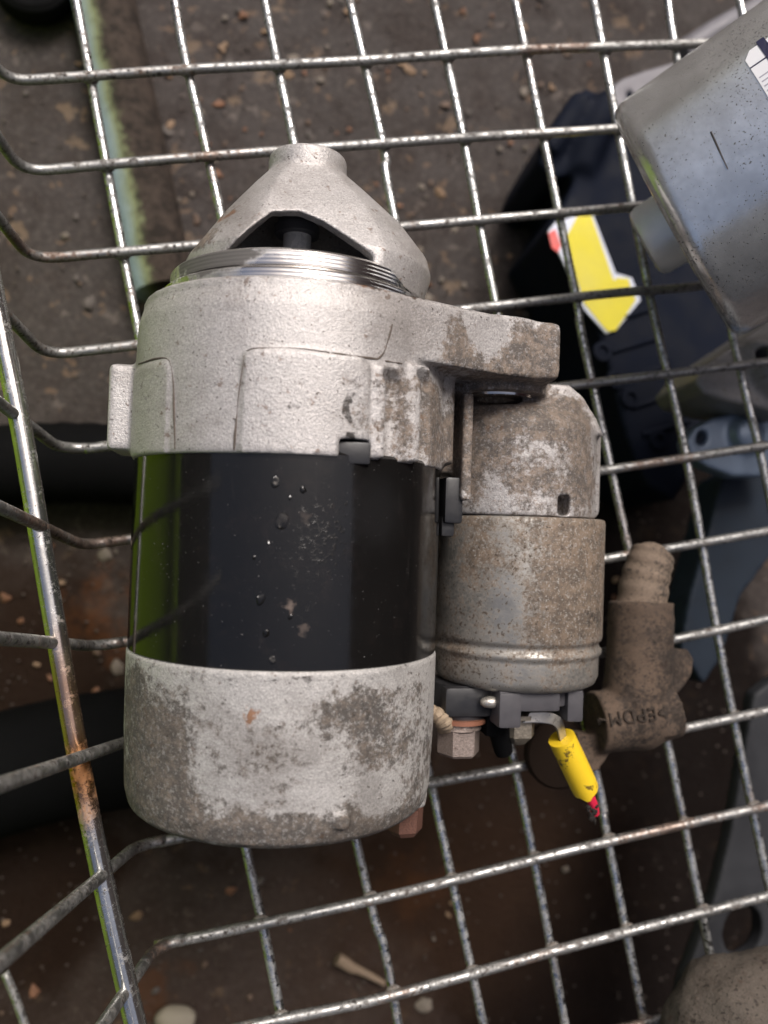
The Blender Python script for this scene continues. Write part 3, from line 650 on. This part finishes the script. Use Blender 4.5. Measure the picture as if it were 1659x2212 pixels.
slab('cast_bracket', [(1502, 822), (1530, 785), (1600, 735), (1700, 670), (1760, 860), (1700, 900), (1640, 880), (1575, 868), (1522, 850)], -14, 26, GREYM,
     'grey cast metal bracket under the mesh below the silver casing', 'metal bracket', holes=[oval(1632, 770, 13, 13)], voxel=.8,
     extra=lambda b, fr: (cyl(b, fr.px(1632, 770, 10), fr.px(1632, 770, 29), 5.5), ball(b, fr.px(1660, 800, 20), 14, 3)))
BLUEG = flat('blue_grey_steel', (.16, .21, .29), .42, .35, scale=200)
slab('steel_bracket', [(1484, 950), (1500, 925), (1540, 902), (1585, 893), (1640, 900), (1720, 890), (1740, 1010), (1640, 1030), (1585, 1030), (1530, 1008), (1492, 985)], -26, 7, BLUEG,
     'blue grey rounded steel plate with a round hole and bolt', 'steel plate', holes=[oval(1517, 945, 11, 16, rot=.3)], voxel=.6,
     extra=lambda b, fr: (lathe(b, fr.px(1592, 945, 3), (0, 0, 1), [(0, 6), (5, 6), (7.5, 4.5), (8.2, 1)], 24),))
slab('control_arm', [(1560, 1030), (1700, 960), (1720, 1130), (1600, 1290), (1560, 1420), (1520, 1480), (1470, 1400), (1490, 1290), (1530, 1150)], -48, 16, flat('slate_metal', (.017, .025, .038), .6, .0, scale=120, spec=.2, var=.4),
     'dark slate blue metal arm running down below the steel plate', 'metal arm', voxel=1.0)
slab('slotted_bracket', [(1630, 1500), (1760, 1400), (1780, 2280), (1440, 2280), (1480, 2120), (1545, 1940), (1580, 1800)], -30, 6, flat('dark_steel_plate', (.030, .031, .035), .6, .0, scale=200, spec=.2),
     'dark grey steel bracket with an oval hole under the lower right mesh', 'steel bracket', holes=[oval(1606, 2012, 41, 58, rot=.2)], voxel=.8)
slab('flange_casting', [(1318, 190), (1345, 168), (1400, 148), (1470, 128), (1640, 60), (1660, 120), (1500, 190), (1400, 228), (1345, 240), (1325, 222)], -58, 10, flat('grey_flange', (.15, .145, .16), .55, .2, scale=120, var=.6),
     'blotchy grey metal flange lying above the navy housing behind the silver casing', 'metal flange', voxel=.8, holes=[oval(1362, 205, 7, 9)], extra=lambda b, fr: tube(b, curve([fr.px(1470, 118, 4), fr.px(1560, 62, 6), fr.px(1680, 0, 8)], 6), 5, 16))
# rusty casting bottom right, on the mesh
IRON = castmat('rusty_iron', (.105, .087, .07), (.07, .058, .047), (.07, .048, .035), metal=.1, rough=.8, gs=120, grain=2.2, speck=.58, thr=.55, rust=[(16, 2, 6, 14, .35)])
cc = pix(1640, 2215, 1.3); FI = Frame((cc[0], cc[1], 1.3), zrot(A0))
b = B(); f = lambda u, v, z: FI.px(u, v, z)
tube(b, curve([f(1540, 2285, 12), f(1570, 2205, 14), f(1640, 2180, 15), f(1730, 2180, 15)], 8), 14.0, 32)
ball(b, f(1580, 2215, 12), 13.5, 3); cyl(b, f(1620, 2240, 0), f(1620, 2240, 22), 18)
jitter(b, 1.6, .12)
o = casting('iron_casting', b, [], IRON, None, FI, voxel=.8, smooth=6); 
for v in o.data.vertices:
    q_ = v.co/mm; v.co += v.normal*mm*(.7*mnoise.noise(q_*.15)+.22*mnoise.noise(q_*.6)+.16*mnoise.noise(q_*1.5))
props(o, 'rough rusty brown iron casting in the bottom right corner of the basket', 'iron casting')
# rusty pipe
def pipem():
    m = Mat('rusty_pipe_sheen'); wp = m.warp(60, .006)
    f = m.spots(m.math('MULTIPLY', m.noise(300, 7, .75), .55), [(-6.5, 0, 12, 3000, .62)], wp)
    c = m.mix(m.spots(0.0, [(11.5, 0, 4.0, 3000, 1.0)], wp), (.22, .25, .13), (.36, .46, .52))  # pale blue and green edge paints reflected sheen into the colour
    r = m.mix(m.noise(260, 6, .7), (.075, .055, .043), (.034, .025, .020)); 
    c = m.mix(m.step(f, .55, .8), c, r); c = m.mix(m.step(m.noise(500, 5, .7), .64, .7, 0, .8), c, (.03, .022, .018))
    c = m.mix(m.math('MULTIPLY', m.step(m.noise(170, 8, .8), .46, .58, 0, .8), m.step(f, .5, .75)), c, (.012, .009, .007)); c = m.mix(m.step(m.noise(330, 5, .8), .62, .68, 0, .5), c, (.11, .09, .07))
    return m.done(c, m.step(f, .45, .65, .3, .85), 0, m.bump(m.noise(300, 7, .75), .8, 1.2), Specular_IOR_Level=.3)
pa, pb = pix(205, -90, GZ+13), pix(352, 610, GZ+13); dv = pb-pa; th = math.atan2(dv[1], dv[0])
FP = Frame((*pb[:2], GZ), zrot(th-math.pi/2)); Lp = float(np.linalg.norm(dv))
b = B(); lathe(b, (0, 0, 12.4), (0, -1, 0), [(-4, 9), (-3.5, 11.8), (0, 12.2), (Lp, 12.2), (Lp+40, 12.2)], 48)
for v in b.verts: v.co += mnoise.noise_vector(v.co*.12)*.35
props(link('rusty_pipe', b, pipem(), None, FP), 'rusty brown pipe with a painted-in pale blue green sheen lying on the ground at upper left', 'pipe')
# black rubber things on the ground
c = pix(72, -38, GZ+7); FT = Frame((c[0], c[1], GZ), zrot(0))
b = B(); lathe(b, (0, 0, 0), (0, 0, 1), [(0, 9), (.4, 13), (3, 15.6), (8, 16.4), (11, 15.4), (12.4, 13.4), (12.2, 11), (9, 9.5), (8.5, 4), (10, 1)], 64)
props(link('caster_wheel', b, RUBBER, None, FT), 'small black rubber wheel lying in the top left corner', 'wheel')
c = pix(160, 1010, GZ+15); FH = Frame((c[0], c[1], GZ), zrot(A0))
g = lambda u, v, z: FH.px(u, v, z)
b = B(); tube(b, curve([g(-160, 1020, 15), g(40, 1005, 15), g(170, 1000, 15), g(320, 1010, 15), g(520, 1050, 15)], 8), lambda t: 15+.8*math.sin(t*60)*.3, 32)
props(link('rubber_hose', b, RUBBER, None, FH), 'thinner black rubber hose on the ground left of the black motor body', 'hose', 'black hoses')
c = pix(120, 1650, GZ+20); FH2 = Frame((c[0], c[1], GZ), zrot(A0))
g = lambda u, v, z: FH2.px(u, v, z)
b = B(); tube(b, curve([g(-260, 1760, 21), g(-60, 1690, 21), g(120, 1640, 21), g(300, 1610, 21), g(520, 1590, 21)], 8), 21, 32)
for k in range(0): lathe(b, g(-60+90*k, 1690-22*k, 21), Vector(g(200, 1628, 21))-Vector(g(100, 1645, 21)), [(-1.5, 20), (-1.2, 22), (1.2, 22), (1.5, 20)], 32)
props(link('rubber_hose', b, RUBBER, None, FH2), 'widest black rubber hose on the ground at the lower left behind the rail', 'hose', 'black hoses')
# added crate at the left, stands in for the green thing reflected
LIME = flat('added_crate_lime', (.42, .68, .03), .4, var=.08)
q = [pix(u, v, GZ) for u, v in ((-40, 500), (-40, 2500))]; dv = q[1]-q[0]; th = math.atan2(dv[1], dv[0]); Lc = float(np.linalg.norm(dv))+60
FG = Frame((q[0][0]-6, q[0][1]+20, GZ), zrot(th+math.pi/2))
lc = thing('added_lime_crate', FG, 'lime green crate added unseen left of the basket for the green reflections', 'crate')
HC = 68-GZ
b = B(); box(b, -6, 0, -Lc, 0, 0, HC, 1.2); link('wall', b, LIME, lc)
b = B(); box(b, -200, -194, -Lc, 0, 0, HC, 1.2); link('wall', b, LIME, lc)
b = B(); box(b, -194, -6, -6, 0, 0, HC, 1.2); link('wall', b, LIME, lc)
b = B(); box(b, -194, -6, -Lc, -Lc+6, 0, HC, 1.2); link('wall', b, LIME, lc)
b = B(); box(b, -194, -6, -Lc+6, -6, 3, 9, 1); link('base', b, LIME, lc)
b = B(); box(b, 0, 5, -Lc, 0, HC-10, HC-1, 1.5); link('rim', b, LIME, lc)
# twig and pale stone
c = pix(775, 2095, GZ+2); FW = Frame((c[0], c[1], GZ), zrot(A0)); g = lambda u, v, z: FW.px(u, v, z)
b = B(); tube(b, curve([g(728, 2072, 2.4), g(760, 2090, 2.2), (0, 0, 2), g(830, 2125, 2)], 5), lambda t: 2.4-1.2*t, 10, wob=.3)
props(link('dry_twig', b, flat('twig_wood', (.22, .16, .11), .8), None, FW), 'short dry brown twig on the ground at bottom centre', 'twig')

c = pix(378, 2206, GZ+3); FS = Frame((c[0], c[1], GZ-2), zrot(A0)); b = B(); ball(b, (0, 0, 4), 6, 3, (1.3, .9, .7)); jitter(b, 1.2, .2)
props(link('pale_stone', b, flat('pale_stone', (.26, .23, .18), .75, var=.1), None, FS), 'pale cream stone at the bottom edge below the basket', 'stone')
# ------------------------------------------------------------------ ground
def groundm():
    m = Mat('tarmac_painted_shade')
    c = m.mix(m.noise(28, 6, .7), (.017, .0125, .0108), (.052, .041, .037))
    c = m.mix(m.step(m.noise(420, 5, .75), .45, .7, 0, .55), c, (.10, .083, .075))
    c = m.mix(m.step(m.noise(330, 4, .7), .6, .68, 0, .7), c, (.022, .018, .016))
    vw = m.warp(170, .016)
    for sc_, th_, col_ in ((75, .22, (.15, .105, .07)), (110, .2, (.11, .09, .078)), (160, .24, (.13, .085, .055))):
        big = m.voro(sc_, vw); hue = m.voro(sc_, vw, out='Color'); sep = m.n('ShaderNodeSeparateColor'); m.put(sep.inputs[0], hue)
        k_ = m.math('MULTIPLY', m.step(big, th_+.1, th_-.02, 0, .8), m.step(sep.outputs[0], .72, .78)); c = m.mix(k_, c, col_)
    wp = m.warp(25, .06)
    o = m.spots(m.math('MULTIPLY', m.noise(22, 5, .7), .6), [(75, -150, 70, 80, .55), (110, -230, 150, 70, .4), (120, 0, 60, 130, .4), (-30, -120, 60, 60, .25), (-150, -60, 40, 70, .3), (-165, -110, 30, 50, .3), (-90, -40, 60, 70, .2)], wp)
    c = m.mix(m.step(o, .42, .70, 0, .93), c, (.006, .004, .0035))  # near-black patches paint shade into the ground colour
    r = m.spots(m.math('MULTIPLY', m.noise(110, 6, .75), .72), [(-121, -160, 12, 14, .42), (-14, -150, 13, 24, .32), (-118, -5, 22, 28, .2), (-160, -130, 34, 26, .16), (-40, -150, 30, 30, .12), (-113, -30, 14, 20, .18), (140, 30, 14, 10, .25)], wp)
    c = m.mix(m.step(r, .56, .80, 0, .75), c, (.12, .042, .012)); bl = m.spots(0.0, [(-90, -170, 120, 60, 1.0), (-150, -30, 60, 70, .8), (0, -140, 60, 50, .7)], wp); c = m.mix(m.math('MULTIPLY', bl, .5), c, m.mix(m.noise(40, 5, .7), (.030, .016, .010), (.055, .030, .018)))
    n = m.bump(m.noise(350, 6, .75), .7, 1.4)
    return m.done(c, m.step(m.noise(35, 5, .7), .4, .65, .45, .9), 0, n, Specular_IOR_Level=m.step(o, .42, .70, .3, .06))
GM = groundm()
b = B(); N = 90; rs = []
xs = [-12000, -4000, -1500] + [-620+1100*i/N for i in range(N+1)] + [1400, 4000, 12000]
ys = [-12000, -4000, -1500] + [-600+1100*i/N for i in range(N+1)] + [1400, 4000, 12000]
vv = [[b.verts.new((x, y, GZ+(1.6*mnoise.noise(Vector((x, y, 0))*.02)+.7*mnoise.noise(Vector((x, y, 5))*.08)-1.6 if abs(x) < 600 and abs(y) < 600 else -1.6))) for y in ys] for x in xs]
for i in range(len(xs)-1):
    for j in range(len(ys)-1): b.faces.new((vv[i][j], vv[i+1][j], vv[i+1][j+1], vv[i][j+1]))
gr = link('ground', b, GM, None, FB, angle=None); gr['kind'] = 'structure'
PM = []
for nme, col in (('pebble_tan', (.21, .135, .08)), ('pebble_pale', (.15, .125, .10)), ('pebble_orange', (.17, .08, .042)), ('pebble_grey', (.085, .072, .063)), ('pebble_brown', (.11, .072, .05))):
    PM.append(flat(nme, col, .75, var=.3, scale=500))
PMESH = []
random.seed(5)
for mt in PM:
    for k in range(3):
        b = B(); ball(b, (0, 0, 0), 1, 2, (1, random.uniform(.65, .95), .5)); jitter(b, .55, 1.3, k*7+len(PMESH))
        me = bpy.data.meshes.new('pebble')
        for v in b.verts: v.co *= mm
        b.to_mesh(me); b.free(); me.shade_smooth(); me.materials.append(mt); PMESH.append(me)
for k in range(290):
    u, v = random.uniform(-60, 1720), random.uniform(-60, 2270)
    if random.random() < .5: v = random.uniform(-60, 800); u = random.uniform(300, 1250)
    elif u > 1000 and v > 1300 and random.random() < .7: u = random.uniform(350, 1000)
    p = pix(u, v, GZ); o = bpy.data.objects.new('pebble', random.choice(PMESH)); COL.objects.link(o); o.parent = gr
    s = random.choice((.8, 1.0, 1.2, 1.5, 1.9, 2.5)) * random.uniform(.8, 1.15)
    o.location = (p[0]*mm, p[1]*mm, (GZ-.6-s*.16)*mm); o.scale = (s*1.15, s, s*.6); o.rotation_euler = (random.uniform(-.3, .3), random.uniform(-.3, .3), random.uniform(0, 6.3))
b = B()
for k in range(2500):
    p = pix(random.uniform(-200, 1860), random.uniform(-200, 2400), GZ); s = random.uniform(.3, .8)
    ball(b, (p[0], p[1], GZ-.7), s, 1, (1, .8, .6))
jitter(b, .3, 2); gv = link('gravel', b, flat('gravel_grit', (.085, .066, .055), .85, var=.6, scale=150), gr, angle=None); gv['kind'] = 'stuff'

# ------------------------------------------------------------------ unseen walls and box added to shape light and reflections
DARK = flat('blocker_dark', (.03, .03, .032), .8, scale=6)
def slabbox(name, x0, x1, y0, y1, z0, z1, label, cat):
    fr = Frame(((x0+x1)/2, (y0+y1)/2, z0), zrot(0)); b = B(); box(b, (x0-x1)/2, (x1-x0)/2, (y0-y1)/2, (y1-y0)/2, 0, z1-z0, 20)
    return props(link(name, b, DARK, None, fr), label, cat)
WALL_RED = flat('added_wall_red', (.13, .06, .05), .85, scale=9, var=.4)
def blocker(name, x0, x1, y0, y1, h, mat, label, cat):
    fr = Frame(((x0+x1)/2, (y0+y1)/2, GZ), zrot(0)); b = B(); box(b, (x0-x1)/2, (x1-x0)/2, (y0-y1)/2, (y1-y0)/2, 0, h, 20)
    return props(link(name, b, mat, None, fr), label, cat)
blocker('added_red_wall', 1100, 1300, -2500, 1500, 1500, WALL_RED, 'unseen reddish brown wall added right of the basket', 'wall')  # added out of view for a warm tint and darker reflections
blocker('added_dark_box', -700, 1000, -1300, -1000, 1500, DARK, 'unseen tall dark box added behind the photographer side of the basket', 'light_block')  # added out of view to block light from the near side
slabbox('added_dark_wall', -900, -750, -2500, 1200, GZ, 480, 'unseen dark wall left of the basket, added to block light', 'wall')  # added out of view, darkens reflections from the left
